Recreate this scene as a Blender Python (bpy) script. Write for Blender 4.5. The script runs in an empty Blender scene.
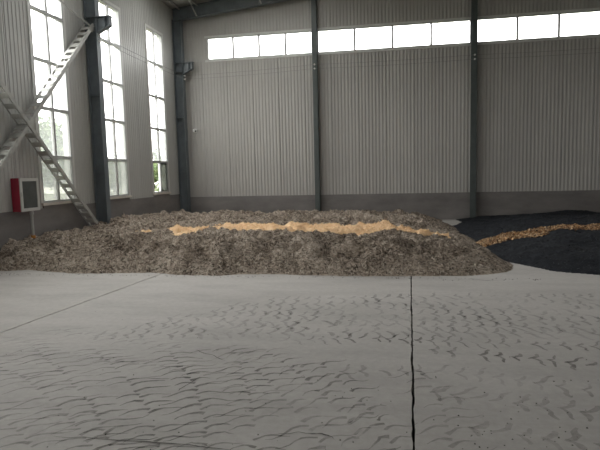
import bpy, bmesh, math, random
import numpy as np
from mathutils import Vector, Matrix

random.seed(7)
RNG = np.random.default_rng(11)
SC = bpy.context.scene
COL = SC.collection

# ------------------------------------------------------------------ camera
EYE = 1.71                       # camera height above the floor
YAW, PITCH, ROLL, FPX = -0.173, 0.097, -0.024, 519.5
fwd = Vector((math.sin(YAW) * math.cos(PITCH), math.cos(YAW) * math.cos(PITCH), -math.sin(PITCH)))
rgt = Vector((math.cos(YAW), -math.sin(YAW), 0))
upv = rgt.cross(fwd)
r2 = math.cos(ROLL) * rgt + math.sin(ROLL) * upv
u2 = -math.sin(ROLL) * rgt + math.cos(ROLL) * upv
cam_d = bpy.data.cameras.new('camera')
cam = bpy.data.objects.new('camera', cam_d)
COL.objects.link(cam)
M = Matrix((r2, u2, -fwd)).transposed().to_4x4()
M.translation = (0, 0, EYE)
cam.matrix_world = M
cam_d.sensor_fit = 'HORIZONTAL'
cam_d.sensor_width = 36.0
cam_d.lens = FPX * 36.0 / 600.0
cam_d.clip_start = 0.05
cam_d.clip_end = 500
SC.camera = cam

# ------------------------------------------------------------------ sky, exposure
SC.view_settings.view_transform = 'Standard'
SC.view_settings.look = 'None'
SC.view_settings.gamma = 1.0
SC.view_settings.use_curve_mapping = False
SC.view_settings.exposure = 2.92
SC.cycles.use_denoising = True
SC.cycles.max_bounces = 10
SC.cycles.diffuse_bounces = 6
SC.cycles.transparent_max_bounces = 16
SC.cycles.sample_clamp_indirect = 6.0
world = bpy.data.worlds.new('overcast_sky')
SC.world = world
world.use_nodes = True
bg = world.node_tree.nodes['Background']
bg.inputs[0].default_value = (1.0, 0.983, 0.97, 1)   # even white overcast
bg.inputs[1].default_value = 1.6

# ------------------------------------------------------------------ dimensions
W = 7.82          # left wall at x = -W
D = 18.87         # back (gable) wall at y = D
XR = 19.2         # right wall
YF = -14.0        # front wall behind the camera
EAVE = 7.88
SLOPE = 0.105
RIDGE_X = (XR - W) / 2
PL_L, PL_B = 1.08, 0.95            # plinth heights, left and back
WIN_Z0, WIN_Z1 = 1.20, 6.64
CL_Z0, CL_Z1 = 6.00, 6.78          # strip windows in the gable wall
def roof_z(x):
    return EAVE + SLOPE * ((x + W) if x < RIDGE_X else (XR - x))

def portal(loc, rot, sx, sy):
    l = bpy.data.lights.new('daylight_portal', 'AREA')
    l.shape = 'RECTANGLE'; l.size = sx; l.size_y = sy
    l.cycles.is_portal = True
    o = bpy.data.objects.new('daylight_portal', l)
    COL.objects.link(o); o.location = loc; o.rotation_euler = rot

# ------------------------------------------------------------------ materials
def nodes_of(name):
    m = bpy.data.materials.new(name); m.use_nodes = True
    nt = m.node_tree; nt.nodes.clear()
    out = nt.nodes.new('ShaderNodeOutputMaterial')
    return m, nt, out
def N(nt, t, **kw):
    n = nt.nodes.new(t)
    for k, v in kw.items():
        if k in n.inputs: n.inputs[k].default_value = v
        else: setattr(n, k, v)
    return n
def mat(name, col, rough=0.6, metal=0.0, var=0.12, scale=3.0, bump=0.0, bscale=40.0, col2=None, coord='Object', stretch=(1, 1, 1), obj_rand=0.0, spec=0.5):
    m, nt, out = nodes_of(name)
    L = nt.links.new
    tc = N(nt, 'ShaderNodeTexCoord')
    mp = N(nt, 'ShaderNodeMapping'); mp.inputs['Scale'].default_value = stretch
    L(tc.outputs[coord], mp.inputs['Vector'])
    nz = N(nt, 'ShaderNodeTexNoise', Scale=scale, Detail=6.0, Roughness=0.6)
    L(mp.outputs[0], nz.inputs['Vector'])
    rp = N(nt, 'ShaderNodeValToRGB')
    c1 = tuple(c * (1 - var) for c in col); c2 = col2 or tuple(min(1, c * (1 + var)) for c in col)
    rp.color_ramp.elements[0].position = 0.32; rp.color_ramp.elements[0].color = (*c1, 1)
    rp.color_ramp.elements[1].position = 0.68; rp.color_ramp.elements[1].color = (*c2, 1)
    L(nz.outputs['Fac'], rp.inputs['Fac'])
    b = N(nt, 'ShaderNodeBsdfPrincipled', Roughness=rough, Metallic=metal)
    b.inputs['Specular IOR Level'].default_value = spec
    src = rp.outputs['Color']
    if obj_rand:
        oi = N(nt, 'ShaderNodeObjectInfo')
        mr = N(nt, 'ShaderNodeMapRange'); mr.inputs['To Min'].default_value = 1 - obj_rand; mr.inputs['To Max'].default_value = 1 + obj_rand
        L(oi.outputs['Random'], mr.inputs['Value'])
        mx = N(nt, 'ShaderNodeVectorMath', operation='SCALE')
        L(src, mx.inputs[0]); L(mr.outputs[0], mx.inputs['Scale'])
        src = mx.outputs[0]
    L(src, b.inputs['Base Color'])
    if bump:
        n2 = N(nt, 'ShaderNodeTexNoise', Scale=bscale, Detail=4.0)
        L(mp.outputs[0], n2.inputs['Vector'])
        bp = N(nt, 'ShaderNodeBump', Strength=bump, Distance=0.02)
        L(n2.outputs['Fac'], bp.inputs['Height']); L(bp.outputs[0], b.inputs['Normal'])
    L(b.outputs[0], out.inputs[0])
    return m

def glass_mat(name, haze, tint=(0.94, 0.95, 0.945)):
    m, nt, out = nodes_of(name); L = nt.links.new
    tr = N(nt, 'ShaderNodeBsdfTransparent'); tr.inputs[0].default_value = (*tint, 1)
    gl = N(nt, 'ShaderNodeBsdfGlossy', Roughness=0.05)
    mx = N(nt, 'ShaderNodeMixShader'); mx.inputs[0].default_value = 0.04
    L(tr.outputs[0], mx.inputs[1]); L(gl.outputs[0], mx.inputs[2])
    last = mx
    if haze:
        tl = N(nt, 'ShaderNodeBsdfTranslucent'); tl.inputs[0].default_value = (0.75, 0.78, 0.78, 1)
        nz = N(nt, 'ShaderNodeTexNoise', Scale=2.5, Detail=3.0)
        mr = N(nt, 'ShaderNodeMapRange'); mr.inputs['To Min'].default_value = haze * 0.7; mr.inputs['To Max'].default_value = haze * 1.3
        L(nz.outputs['Fac'], mr.inputs['Value'])
        m2 = N(nt, 'ShaderNodeMixShader')
        L(mr.outputs[0], m2.inputs[0]); L(mx.outputs[0], m2.inputs[1]); L(tl.outputs[0], m2.inputs[2])
        last = m2
    L(last.outputs[0], out.inputs[0])
    return m

def island_mat(name, stops, rough=0.9, noise=None):
    """colour differs from shred to shred"""
    m, nt, out = nodes_of(name); L = nt.links.new
    g = N(nt, 'ShaderNodeNewGeometry')
    rp = N(nt, 'ShaderNodeValToRGB')
    els = rp.color_ramp.elements
    while len(els) < len(stops): els.new(0.5)
    for e, (p, c) in zip(els, stops): e.position = p; e.color = (*c, 1)
    L(g.outputs['Random Per Island'], rp.inputs['Fac'])
    b = N(nt, 'ShaderNodeBsdfPrincipled', Roughness=rough)
    b.inputs['Specular IOR Level'].default_value = 0.15
    L(rp.outputs['Color'], b.inputs['Base Color']); L(b.outputs[0], out.inputs[0])
    return m

def concrete_floor():
    m, nt, out = nodes_of('concrete_floor'); L = nt.links.new
    g = N(nt, 'ShaderNodeNewGeometry')
    def noise(scale, detail, st=(1, 1, 1), rough=0.6):
        mp = N(nt, 'ShaderNodeMapping'); mp.inputs['Scale'].default_value = st
        L(g.outputs['Position'], mp.inputs[0])
        n = N(nt, 'ShaderNodeTexNoise', Scale=scale, Detail=detail, Roughness=rough)
        L(mp.outputs[0], n.inputs['Vector']); return n.outputs['Fac']
    big = N(nt, 'ShaderNodeValToRGB')
    big.color_ramp.elements[0].position = 0.3; big.color_ramp.elements[0].color = (0.44, 0.418, 0.398, 1)
    big.color_ramp.elements[1].position = 0.72; big.color_ramp.elements[1].color = (0.535, 0.51, 0.488, 1)
    L(noise(0.55, 5.0, (0.7, 1.2, 1)), big.inputs[0])
    fine = N(nt, 'ShaderNodeMapRange'); fine.inputs['From Min'].default_value = 0.3; fine.inputs['From Max'].default_value = 0.7
    fine.inputs['To Min'].default_value = 0.9; fine.inputs['To Max'].default_value = 1.08
    L(noise(14.0, 8.0, (1, 1, 1), 0.7), fine.inputs['Value'])
    s = N(nt, 'ShaderNodeVectorMath', operation='SCALE'); L(big.outputs[0], s.inputs[0]); L(fine.outputs[0], s.inputs['Scale'])
    # faint wheel-dirt stains, drawn out along the drive direction
    st = N(nt, 'ShaderNodeMapRange'); st.inputs['From Min'].default_value = 0.45; st.inputs['From Max'].default_value = 0.75
    st.inputs['To Min'].default_value = 1.0; st.inputs['To Max'].default_value = 0.84
    L(noise(1.6, 6.0, (0.5, 1.6, 1)), st.inputs['Value'])
    s2 = N(nt, 'ShaderNodeVectorMath', operation='SCALE'); L(s.outputs[0], s2.inputs[0]); L(st.outputs[0], s2.inputs['Scale'])
    # floor is darker nearer the viewer, with a ragged edge
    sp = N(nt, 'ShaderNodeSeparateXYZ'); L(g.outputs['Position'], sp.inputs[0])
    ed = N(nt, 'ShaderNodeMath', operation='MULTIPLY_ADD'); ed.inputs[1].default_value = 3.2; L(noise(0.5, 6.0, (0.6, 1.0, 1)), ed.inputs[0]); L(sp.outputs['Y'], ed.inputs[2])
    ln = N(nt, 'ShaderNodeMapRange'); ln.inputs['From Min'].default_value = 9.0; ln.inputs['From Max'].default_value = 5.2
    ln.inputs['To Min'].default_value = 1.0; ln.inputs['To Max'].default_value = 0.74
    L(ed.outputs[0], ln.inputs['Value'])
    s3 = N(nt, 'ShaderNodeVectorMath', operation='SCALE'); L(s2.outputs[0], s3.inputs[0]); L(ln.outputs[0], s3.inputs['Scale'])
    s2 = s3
    b = N(nt, 'ShaderNodeBsdfPrincipled', Roughness=0.62)
    b.inputs['Specular IOR Level'].default_value = 0.35
    L(s2.outputs[0], b.inputs['Base Color'])
    bp = N(nt, 'ShaderNodeBump', Strength=0.15, Distance=0.01)
    L(noise(30.0, 5.0), bp.inputs['Height']); L(bp.outputs[0], b.inputs['Normal'])
    L(b.outputs[0], out.inputs[0])
    return m

def print_mat(name, col, lo, hi, scale=5.0):
    """thin dirt film, worn through in places"""
    m, nt, out = nodes_of(name); L = nt.links.new
    g = N(nt, 'ShaderNodeNewGeometry')
    nz = N(nt, 'ShaderNodeTexNoise', Scale=scale, Detail=6.0, Roughness=0.75); L(g.outputs['Position'], nz.inputs['Vector'])
    nb = N(nt, 'ShaderNodeTexNoise', Scale=0.9, Detail=2.0); L(g.outputs['Position'], nb.inputs['Vector'])
    mu = N(nt, 'ShaderNodeMath', operation='MULTIPLY'); L(nz.outputs['Fac'], mu.inputs[0]); L(nb.outputs['Fac'], mu.inputs[1])
    mr = N(nt, 'ShaderNodeMapRange'); mr.inputs['From Min'].default_value = 0.14; mr.inputs['From Max'].default_value = 0.36
    mr.inputs['To Min'].default_value = lo; mr.inputs['To Max'].default_value = hi
    L(mu.outputs[0], mr.inputs['Value'])
    b = N(nt, 'ShaderNodeBsdfPrincipled', Roughness=0.85); b.inputs['Base Color'].default_value = (*col, 1)
    b.inputs['Specular IOR Level'].default_value = 0.2
    tr = N(nt, 'ShaderNodeBsdfTransparent')
    mx = N(nt, 'ShaderNodeMixShader'); L(mr.outputs[0], mx.inputs[0]); L(tr.outputs[0], mx.inputs[1]); L(b.outputs[0], mx.inputs[2])
    L(mx.outputs[0], out.inputs[0])
    return m

def heap_mat(name, dark, mid, pale):
    m, nt, out = nodes_of(name); L = nt.links.new
    g = N(nt, 'ShaderNodeNewGeometry')
    mp = N(nt, 'ShaderNodeMapping'); mp.inputs['Scale'].default_value = (1, 1, 1.6); L(g.outputs['Position'], mp.inputs[0])
    n1 = N(nt, 'ShaderNodeTexNoise', Scale=17.0, Detail=5.0, Roughness=0.72, Distortion=0.6); L(mp.outputs[0], n1.inputs['Vector'])
    n2 = N(nt, 'ShaderNodeTexNoise', Scale=1.6, Detail=4.0); L(mp.outputs[0], n2.inputs['Vector'])
    ad = N(nt, 'ShaderNodeMath', operation='MULTIPLY_ADD'); ad.inputs[1].default_value = 0.35; L(n2.outputs['Fac'], ad.inputs[0]); L(n1.outputs['Fac'], ad.inputs[2])
    rp = N(nt, 'ShaderNodeValToRGB'); els = rp.color_ramp.elements; els.new(0.5)
    for e, (p, c) in zip(els, ((0.52, dark), (0.66, mid), (0.86, pale))): e.position = p; e.color = (*c, 1)
    L(ad.outputs[0], rp.inputs['Fac'])
    b = N(nt, 'ShaderNodeBsdfPrincipled', Roughness=0.95); b.inputs['Specular IOR Level'].default_value = 0.1
    L(rp.outputs[0], b.inputs['Base Color'])
    bp = N(nt, 'ShaderNodeBump', Strength=1.0, Distance=0.04); L(n1.outputs['Fac'], bp.inputs['Height']); L(bp.outputs[0], b.inputs['Normal'])
    L(b.outputs[0], out.inputs[0])
    return m

MT = dict(
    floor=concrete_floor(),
    subfloor=mat('dark_joint_filler', (0.035, 0.032, 0.03), 0.9),
    panel=mat('grey_wall_sheet', (0.345, 0.332, 0.312), 0.42, var=0.05, scale=0.8, obj_rand=0.035, spec=0.4),
    panel_l=mat('grey_wall_sheet_left', (0.37, 0.368, 0.352), 0.40, var=0.05, scale=0.8, obj_rand=0.03, spec=0.4),
    flashing=mat('pale_flashing', (0.52, 0.52, 0.50), 0.45, var=0.05),
    plinth=mat('cement_render', (0.165, 0.153, 0.147), 0.85, var=0.22, scale=1.4, bump=0.25, bscale=18, stretch=(0.6, 0.6, 1.6)),
    steel=mat('blue_grey_steel_glare_lift', (0.105, 0.122, 0.134), 0.45, var=0.15, scale=4),  # colour lifted to imitate window glare over the left columns
    gsteel=mat('dark_green_grey_steel_paint', (0.058, 0.07, 0.068), 0.45, var=0.15, scale=4),
    brace=mat('galvanised_brace', (0.34, 0.34, 0.32), 0.5, metal=0.15, var=0.18, scale=7),
    roof=mat('roof_underside', (0.42, 0.42, 0.40), 0.6, var=0.06),
    frame=mat('window_frame_grey', (0.36, 0.365, 0.36), 0.45, var=0.05),
    sill=mat('pale_sill', (0.50, 0.46, 0.41), 0.7, var=0.12),
    glass=glass_mat('clear_pane', 0.0),
    dusty_dim=glass_mat('dusty_dimmed_pane', 0.10, (0.42, 0.425, 0.40)),  # dust, plus tint dimming the bright outside and haze for lens veil
    veil=glass_mat('veiled_pane', 0.10, (0.72, 0.725, 0.71)),  # tint and haze imitate lens veiling over the outside view
    red=mat('red_cabinet_enamel', (0.30, 0.016, 0.04), 0.4, var=0.12),
    cabframe=mat('cabinet_alu_frame', (0.44, 0.435, 0.415), 0.45, var=0.05),
    cabglass=mat('cabinet_dark_glass', (0.075, 0.08, 0.076), 0.15, var=0.2),
    pipe=mat('pipe_paint', (0.34, 0.34, 0.32), 0.5),
    white=mat('white_plastic', (0.75, 0.75, 0.73), 0.4),
    black=mat('black_plastic', (0.02, 0.02, 0.02), 0.35),
    cable=mat('cable_sheath', (0.17, 0.17, 0.165), 0.6),
    orange=mat('orange_paint', (0.55, 0.24, 0.05), 0.7),
    brown=heap_mat('brown_compost', (0.05, 0.039, 0.030), (0.30, 0.243, 0.196), (0.62, 0.54, 0.46)),
    brown_bits=island_mat('brown_shreds', [(0.0, (0.04, 0.031, 0.024)), (0.35, (0.14, 0.115, 0.092)), (0.7, (0.38, 0.325, 0.27)), (1.0, (0.64, 0.57, 0.48))]),
    black_pile=mat('black_compost', (0.017, 0.019, 0.024), 0.9, var=0.3, scale=5.0, bump=0.8, bscale=40, col2=(0.030, 0.033, 0.040), spec=0.15),
    black_bits=island_mat('black_shreds', [(0.0, (0.010, 0.011, 0.014)), (0.7, (0.03, 0.033, 0.04)), (1.0, (0.07, 0.072, 0.08))]),
    grain=mat('pale_grain', (0.92, 0.62, 0.35), 0.9, var=0.10, scale=7.0, bump=0.6, bscale=60, col2=(0.96, 0.72, 0.47), spec=0.1),
    grain_bits=island_mat('grain_shreds', [(0.0, (0.55, 0.33, 0.17)), (0.3, (0.86, 0.58, 0.33)), (1.0, (0.96, 0.76, 0.52))]),
    mixed_bits=island_mat('mixed_shreds', [(0.0, (0.03, 0.028, 0.026)), (0.35, (0.24, 0.13, 0.07)), (0.6, (0.55, 0.32, 0.15)), (1.0, (0.85, 0.66, 0.44))]),
    prints=print_mat('tread_dirt', (0.15, 0.14, 0.128), 0.04, 0.60, 9.0),
    prints_soft=print_mat('tread_dirt_faint', (0.18, 0.168, 0.155), 0.03, 0.34, 9.0),
    crack=mat('crack_dirt', (0.08, 0.075, 0.07), 0.9),
    crumb=mat('crumb_dirt', (0.05, 0.043, 0.036), 0.9, var=0.3),
    grass=mat('grass_ground', (0.09, 0.098, 0.055), 0.95, var=0.3, scale=1.2),
    bark=mat('tree_bark', (0.12, 0.09, 0.065), 0.9),
    leaf=island_mat('tree_leaves', [(0.0, (0.035, 0.055, 0.025)), (0.6, (0.075, 0.105, 0.045)), (1.0, (0.12, 0.155, 0.075))]),
    shed=mat('pale_shed_wall', (0.22, 0.25, 0.26), 0.8, var=0.06),
    shed_white=mat('shed_white_band', (0.75, 0.75, 0.72), 0.8, var=0.05),
    shed_roof=mat('shed_roof_sheet', (0.40, 0.44, 0.46), 0.7, var=0.06),
    soil=mat('reddish_soil', (0.36, 0.19, 0.10), 0.95, var=0.3, scale=2, bump=0.5, bscale=10),
    outer=mat('outer_cladding', (0.5, 0.5, 0.48), 0.6),
)

# ------------------------------------------------------------------ mesh helpers
def link(name, me, m=None, parent=None):
    o = bpy.data.objects.new(name, me); COL.objects.link(o)
    if m is not None and len(me.materials) == 0: me.materials.append(m)
    if parent is not None: o.parent = parent
    return o
def pydata(name, v, f, smooth=False):
    me = bpy.data.meshes.new(name); me.from_pydata([tuple(p) for p in v], [], f); me.update()
    me.polygons.foreach_set('use_smooth', [smooth] * len(me.polygons))
    return me
def fastmesh(name, V, F, smooth=False):
    """V (n,3) and F (m,k) numpy arrays"""
    me = bpy.data.meshes.new(name)
    m, k = F.shape
    me.vertices.add(len(V)); me.vertices.foreach_set('co', V.astype(np.float32).ravel())
    me.loops.add(m * k); me.loops.foreach_set('vertex_index', F.astype(np.int32).ravel())
    me.polygons.add(m); me.polygons.foreach_set('loop_start', np.arange(0, m * k, k, dtype=np.int32))
    me.polygons.foreach_set('use_smooth', np.full(m, smooth))
    me.update(calc_edges=True); me.validate()
    return me
class MB:
    def __init__(s): s.v = []; s.f = []
    def box(s, x0, x1, y0, y1, z0, z1):
        n = len(s.v)
        s.v += [(x0, y0, z0), (x1, y0, z0), (x1, y1, z0), (x0, y1, z0), (x0, y0, z1), (x1, y0, z1), (x1, y1, z1), (x0, y1, z1)]
        s.f += [tuple(n + i for i in q) for q in ((0, 3, 2, 1), (4, 5, 6, 7), (0, 1, 5, 4), (1, 2, 6, 5), (2, 3, 7, 6), (3, 0, 4, 7))]
        return s
    def prism(s, poly, d):
        """poly: list of 3D points, extruded by vector d"""
        n = len(s.v); k = len(poly)
        s.v += [tuple(p) for p in poly] + [tuple(Vector(p) + Vector(d)) for p in poly]
        s.f.append(tuple(n + i for i in reversed(range(k)))); s.f.append(tuple(n + k + i for i in range(k)))
        for i in range(k):
            j = (i + 1) % k
            s.f.append((n + i, n + j, n + k + j, n + k + i))
        return s
    def bar(s, a, b, w, h, side=(1, 0, 0)):
        """rectangular bar from a to b, w along 'side', h across"""
        a, b = Vector(a), Vector(b); t = (b - a).normalized(); sd = Vector(side); sd = (sd - t * sd.dot(t)).normalized(); q = t.cross(sd)
        poly = [a + sd * w / 2 * i + q * h / 2 * j for i, j in ((-1, -1), (1, -1), (1, 1), (-1, 1))]
        return s.prism(poly, b - a)
    def tube(s, pts, r, k=8):
        pts = [Vector(p) for p in pts]; n = len(s.v)
        for i, p in enumerate(pts):
            t = (pts[min(i + 1, len(pts) - 1)] - pts[max(i - 1, 0)]).normalized()
            a = t.orthogonal().normalized() if abs(t.z) > 0.9 else t.cross(Vector((0, 0, 1))).normalized()
            b = t.cross(a); rr = r[i] if isinstance(r, (list, tuple)) else r
            s.v += [tuple(p + rr * (math.cos(6.28319 * j / k) * a + math.sin(6.28319 * j / k) * b)) for j in range(k)]
        for i in range(len(pts) - 1):
            for j in range(k):
                s.f.append((n + i * k + j, n + i * k + (j + 1) % k, n + (i + 1) * k + (j + 1) % k, n + (i + 1) * k + j))
        s.f.append(tuple(n + j for j in reversed(range(k)))); s.f.append(tuple(n + (len(pts) - 1) * k + j for j in range(k)))
        return s
    def mesh(s, name='mesh', smooth=False):
        me = pydata(name, s.v, s.f, smooth)
        bm = bmesh.new(); bm.from_mesh(me); bmesh.ops.recalc_face_normals(bm, faces=bm.faces); bm.to_mesh(me); bm.free()
        return me
    def obj(s, name, m, parent=None, smooth=False): return link(name, s.mesh(name, smooth), m, parent)
def empty(name, loc=(0, 0, 0), rz=0.0):
    o = bpy.data.objects.new(name, None); COL.objects.link(o); o.location = loc; o.rotation_euler = (0, 0, rz)
    o.empty_display_size = 0.2
    return o
def tag(o, label, cat=None, group=None, kind=None):
    o['label'] = label
    if cat: o['category'] = cat
    if group: o['group'] = group
    if kind: o['kind'] = kind
    return o

# lattice noise in numpy
PERM = RNG.permutation(512)
GRAD = RNG.random(512) * 2 - 1
def vnoise(x, y, seed=0):
    xi = np.floor(x).astype(int); yi = np.floor(y).astype(int)
    xf = x - xi; yf = y - yi
    u = xf * xf * xf * (xf * (xf * 6 - 15) + 10); v = yf * yf * yf * (yf * (yf * 6 - 15) + 10)
    h = lambda a, b: GRAD[(PERM[(PERM[(a + seed * 17) % 512] + b) % 512])]
    return (h(xi, yi) * (1 - u) + h(xi + 1, yi) * u) * (1 - v) + (h(xi, yi + 1) * (1 - u) + h(xi + 1, yi + 1) * u) * v
def fbm(x, y, octs=4, seed=0, gain=0.5):
    t = 0; a = 1.0
    for i in range(octs):
        t = t + a * vnoise(x * 2 ** i + 7.3 * i, y * 2 ** i - 3.1 * i, seed + i); a *= gain
    return t

# ------------------------------------------------------------------ floor: slabs with open joints
floor = MB().box(-W - 0.3, XR + 0.3, YF - 0.3, D + 0.3, -0.30, -0.10).obj('floor', MT['subfloor'])
tag(floor, 'grey concrete floor slabs with dark joints and tyre marks', kind='structure')
ys = np.concatenate([[YF], np.arange(YF + 1, 2.4, 1.0), np.arange(2.4, 9.6, 0.045), np.arange(10, D, 1.0), [D]])
def joint(x0, k, amp, seed):
    return x0 + k * ys + amp * fbm(ys * 3.0, ys * 0 + 3.3, 4, seed, 0.75)
J = [(np.full_like(ys, -W), 0.0), (joint(-4.85, 0.094, 0.008, 1), 0.022), (joint(0.02, 0.036, 0.0025, 2), 0.020),
     (joint(4.55, 0.03, 0.010, 3), 0.014), (joint(9.2, 0.03, 0.01, 4), 0.014), (np.full_like(ys, XR), 0.0)]
for i in range(len(J) - 1):
    xa = J[i][0] + J[i][1] / 2 + (0.007 * vnoise(ys * 22, ys * 0, 5 + i) if J[i][1] else 0)
    xb = J[i + 1][0] - J[i + 1][1] / 2 + (0.007 * vnoise(ys * 22, ys * 0, 15 + i) if J[i + 1][1] else 0)
    n = len(ys)
    V = np.concatenate([np.stack([xa, ys, 0 * ys], 1), np.stack([xb, ys, 0 * ys], 1), np.stack([xa, ys, 0 * ys - 0.1], 1), np.stack([xb, ys, 0 * ys - 0.1], 1)])
    k = np.arange(n - 1)
    F = np.concatenate([np.stack([k, n + k, n + k + 1, k + 1], 1), np.stack([k, k + 1, 2 * n + k + 1, 2 * n + k], 1), np.stack([n + k, 3 * n + k, 3 * n + k + 1, n + k + 1], 1)])
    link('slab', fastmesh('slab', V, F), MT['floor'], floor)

# ------------------------------------------------------------------ ribbed wall panels
PANELS = {}
def panel_mesh(w, z0, z1a, z1b):
    """ribbed sheet: u along +x from 0 to w, face toward -y, standing from z0 to z1a (left) / z1b (right)"""
    key = (round(w, 3), round(z0, 3), round(z1a, 3), round(z1b, 3))
    if key in PANELS: return PANELS[key]
    n = max(1, round(w / 0.115)); p = w / n
    prof = [(0.0, 0.0)]
    for i in range(n):
        a = i * p
        prof += [(a + p * 0.30, 0.0), (a + p * 0.42, -0.009), (a + p * 0.78, -0.009), (a + p * 0.90, 0.0)]
    prof += [(w, 0.0), (w, 0.05), (0.0, 0.05)]
    prof[0] = (0.004, 0.0); prof[-3] = (w - 0.004, 0.0); prof[-2] = (w - 0.004, 0.05); prof[-1] = (0.004, 0.05)
    k = len(prof); v = [(x, y, z0) for x, y in prof] + [(x, y, z1a + (z1b - z1a) * x / w) for x, y in prof]
    f = [tuple(range(k)), tuple(reversed(range(k, 2 * k)))] + [(i + k, (i + 1) % k + k, (i + 1) % k, i) for i in range(k)]
    me = pydata('panel', v, f)
    bm = bmesh.new(); bm.from_mesh(me); bmesh.ops.recalc_face_normals(bm, faces=bm.faces); bm.to_mesh(me); bm.free()
    PANELS[key] = me
    return me
def panels(parent, a, b, z0, ztop, place, m, wmax=1.0):
    n = max(1, math.ceil((b - a) / wmax - 1e-6)); w = (b - a) / n
    for i in range(n):
        u = a + i * w
        o = link('panel', panel_mesh(w, z0, ztop(u), ztop(u + w)), m, parent)
        place(o, u)

# ---- back gable wall -------------------------------------------------------
wb = empty('wall_back', (0, D, 0)); tag(wb, 'ribbed grey metal gable wall with cement plinth', kind='structure')
def place_b(o, u): o.location = (u, 0, 0)
CLW = [(-6.60, -2.70, 4), (-2.50, 2.73, 4), (2.92, 8.12, 4), (8.32, 13.5, 4), (13.7, 18.0, 4)]
ZT = lambda x: roof_z(x) - 0.02
panels(wb, -W, XR, PL_B, lambda u: CL_Z0 - 0.05, place_b, MT['panel'])
panels(wb, -W, RIDGE_X, CL_Z1 + 0.06, ZT, place_b, MT['panel'])
panels(wb, RIDGE_X, XR, CL_Z1 + 0.06, ZT, place_b, MT['panel'])
edges = [-W] + [e for c in CLW for e in c[:2]] + [XR]
for i in range(0, len(edges), 2):
    panels(wb, edges[i], edges[i + 1], CL_Z0 - 0.05, lambda u: CL_Z1 + 0.06, place_b, MT['panel'])
MB().box(-W, XR, -0.03, 0.2, 0.0, PL_B).obj('plinth', MT['plinth'], wb)
MB().box(-6.7, 18.2, -0.03, 0.0, CL_Z1 + 0.005, CL_Z1 + 0.075).obj('flashing', MT['flashing'], wb)
MB().box(-6.7, 18.2, -0.028, 0.0, CL_Z0 - 0.075, CL_Z0 - 0.005).obj('flashing', MT['flashing'], wb)
ob = MB()
ob.box(-W - 0.2, XR + 0.2, 0.06, 0.2, PL_B, CL_Z0 - 0.02)
for i in range(0, len(edges), 2): ob.box(edges[i] - (0.2 if i == 0 else 0), edges[i + 1], 0.06, 0.2, CL_Z0 - 0.02, CL_Z1 + 0.02)
ob.prism([(-W - 0.2, 0.06, CL_Z1 + 0.02), (XR + 0.2, 0.06, CL_Z1 + 0.02), (XR + 0.2, 0.06, EAVE - 0.02), (RIDGE_X, 0.06, roof_z(RIDGE_X) - 0.01), (-W - 0.2, 0.06, EAVE - 0.02)], (0, 0.14, 0))
ob.obj('outer_skin', MT['outer'], wb)

WN = [0]
def window(loc, rz, width, z0, z1, cols, rows, label, sill=False, veiled_low=False, open_sash=False, fw=0.045):
    """u along local +x (0..width), room side is local -y"""
    WN[0] += 1
    w = empty('window_%d' % WN[0], loc, rz); tag(w, label, kind='structure')
    f = MB()
    f.box(0, fw, -0.02, 0.07, z0, z1).box(width - fw, width, -0.02, 0.07, z0, z1)
    f.box(fw, width - fw, -0.02, 0.07, z0, z0 + fw).box(fw, width - fw, -0.02, 0.07, z1 - fw, z1)
    f.obj('frame', MT['frame'], w)
    cx = [width * i / cols for i in range(cols + 1)]
    for x in cx[1:-1]: MB().box(x - 0.036, x + 0.036, -0.01, 0.06, z0 + fw, z1 - fw).obj('mullion', MT['frame'], w)
    for z in rows: MB().box(fw, width - fw, -0.014, 0.055, z - 0.038, z + 0.038).obj('transom', MT['frame'], w)
    zz = [z0] + list(rows) + [z1]
    for r in range(len(zz) - 1):
        for c in range(cols):
            if open_sash and r == 0 and c == 0: continue
            x0, x1 = cx[c] + 0.02, cx[c + 1] - 0.02
            low = veiled_low and r == 0; mid = veiled_low and r == 1
            MB().box(x0, x1, 0.022, 0.028, zz[r] + 0.02, zz[r + 1] - 0.02).obj('pane', MT['dusty_dim' if low else 'veil' if mid else 'glass'], w)
    if open_sash:      # the left sash is slid behind the right one
        s = MB(); x0, x1, a, b = cx[1] - 0.03, cx[2] - fw, zz[0] + fw, zz[1] - 0.03
        s.box(x0, x0 + 0.04, 0.04, 0.065, a, b).box(x1 - 0.04, x1, 0.04, 0.065, a, b).box(x0 + 0.04, x1 - 0.04, 0.04, 0.065, a, a + 0.045).box(x0 + 0.04, x1 - 0.04, 0.04, 0.065, b - 0.045, b)
        sash = s.obj('sash', MT['frame'], w)
        MB().box(x0 + 0.03, x1 - 0.03, 0.05, 0.055, a + 0.04, b - 0.04).obj('pane', MT['dusty_dim'], sash)
    if sill: MB().box(-0.06, width + 0.06, -0.07, 0.05, z0 - 0.06, z0).obj('sill', MT['sill'], w)
    # flat metal reveal strips round the opening
    t = MB(); t.box(-0.07, 0, -0.026, 0.03, z0, z1 + 0.07).box(width, width + 0.07, -0.026, 0.03, z0, z1 + 0.07).box(0, width, -0.026, 0.03, z1, z1 + 0.07)
    if sill: t.obj('flashing', MT['flashing'], w)
    return w
names = ['strip window in the gable wall, nearest the left corner', 'strip window between the two thin columns of the gable wall', 'strip window in the gable wall, above the black pile', 'strip window in the gable wall further right', 'last strip window of the gable wall']
for (a, b, n), nm in zip(CLW, names):
    window((a, D, 0), 0, b - a, CL_Z0, CL_Z1, n, [], nm, fw=0.03)
    portal(((a + b) / 2, D + 0.15, (CL_Z0 + CL_Z1) / 2), (-math.pi / 2, 0, 0), b - a, CL_Z1 - CL_Z0)

# ---- left wall -------------------------------------------------------------
wl = empty('wall_left', (-W, 0, 0), math.pi / 2); tag(wl, 'ribbed grey metal side wall with tall windows and cement plinth', kind='structure')
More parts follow.
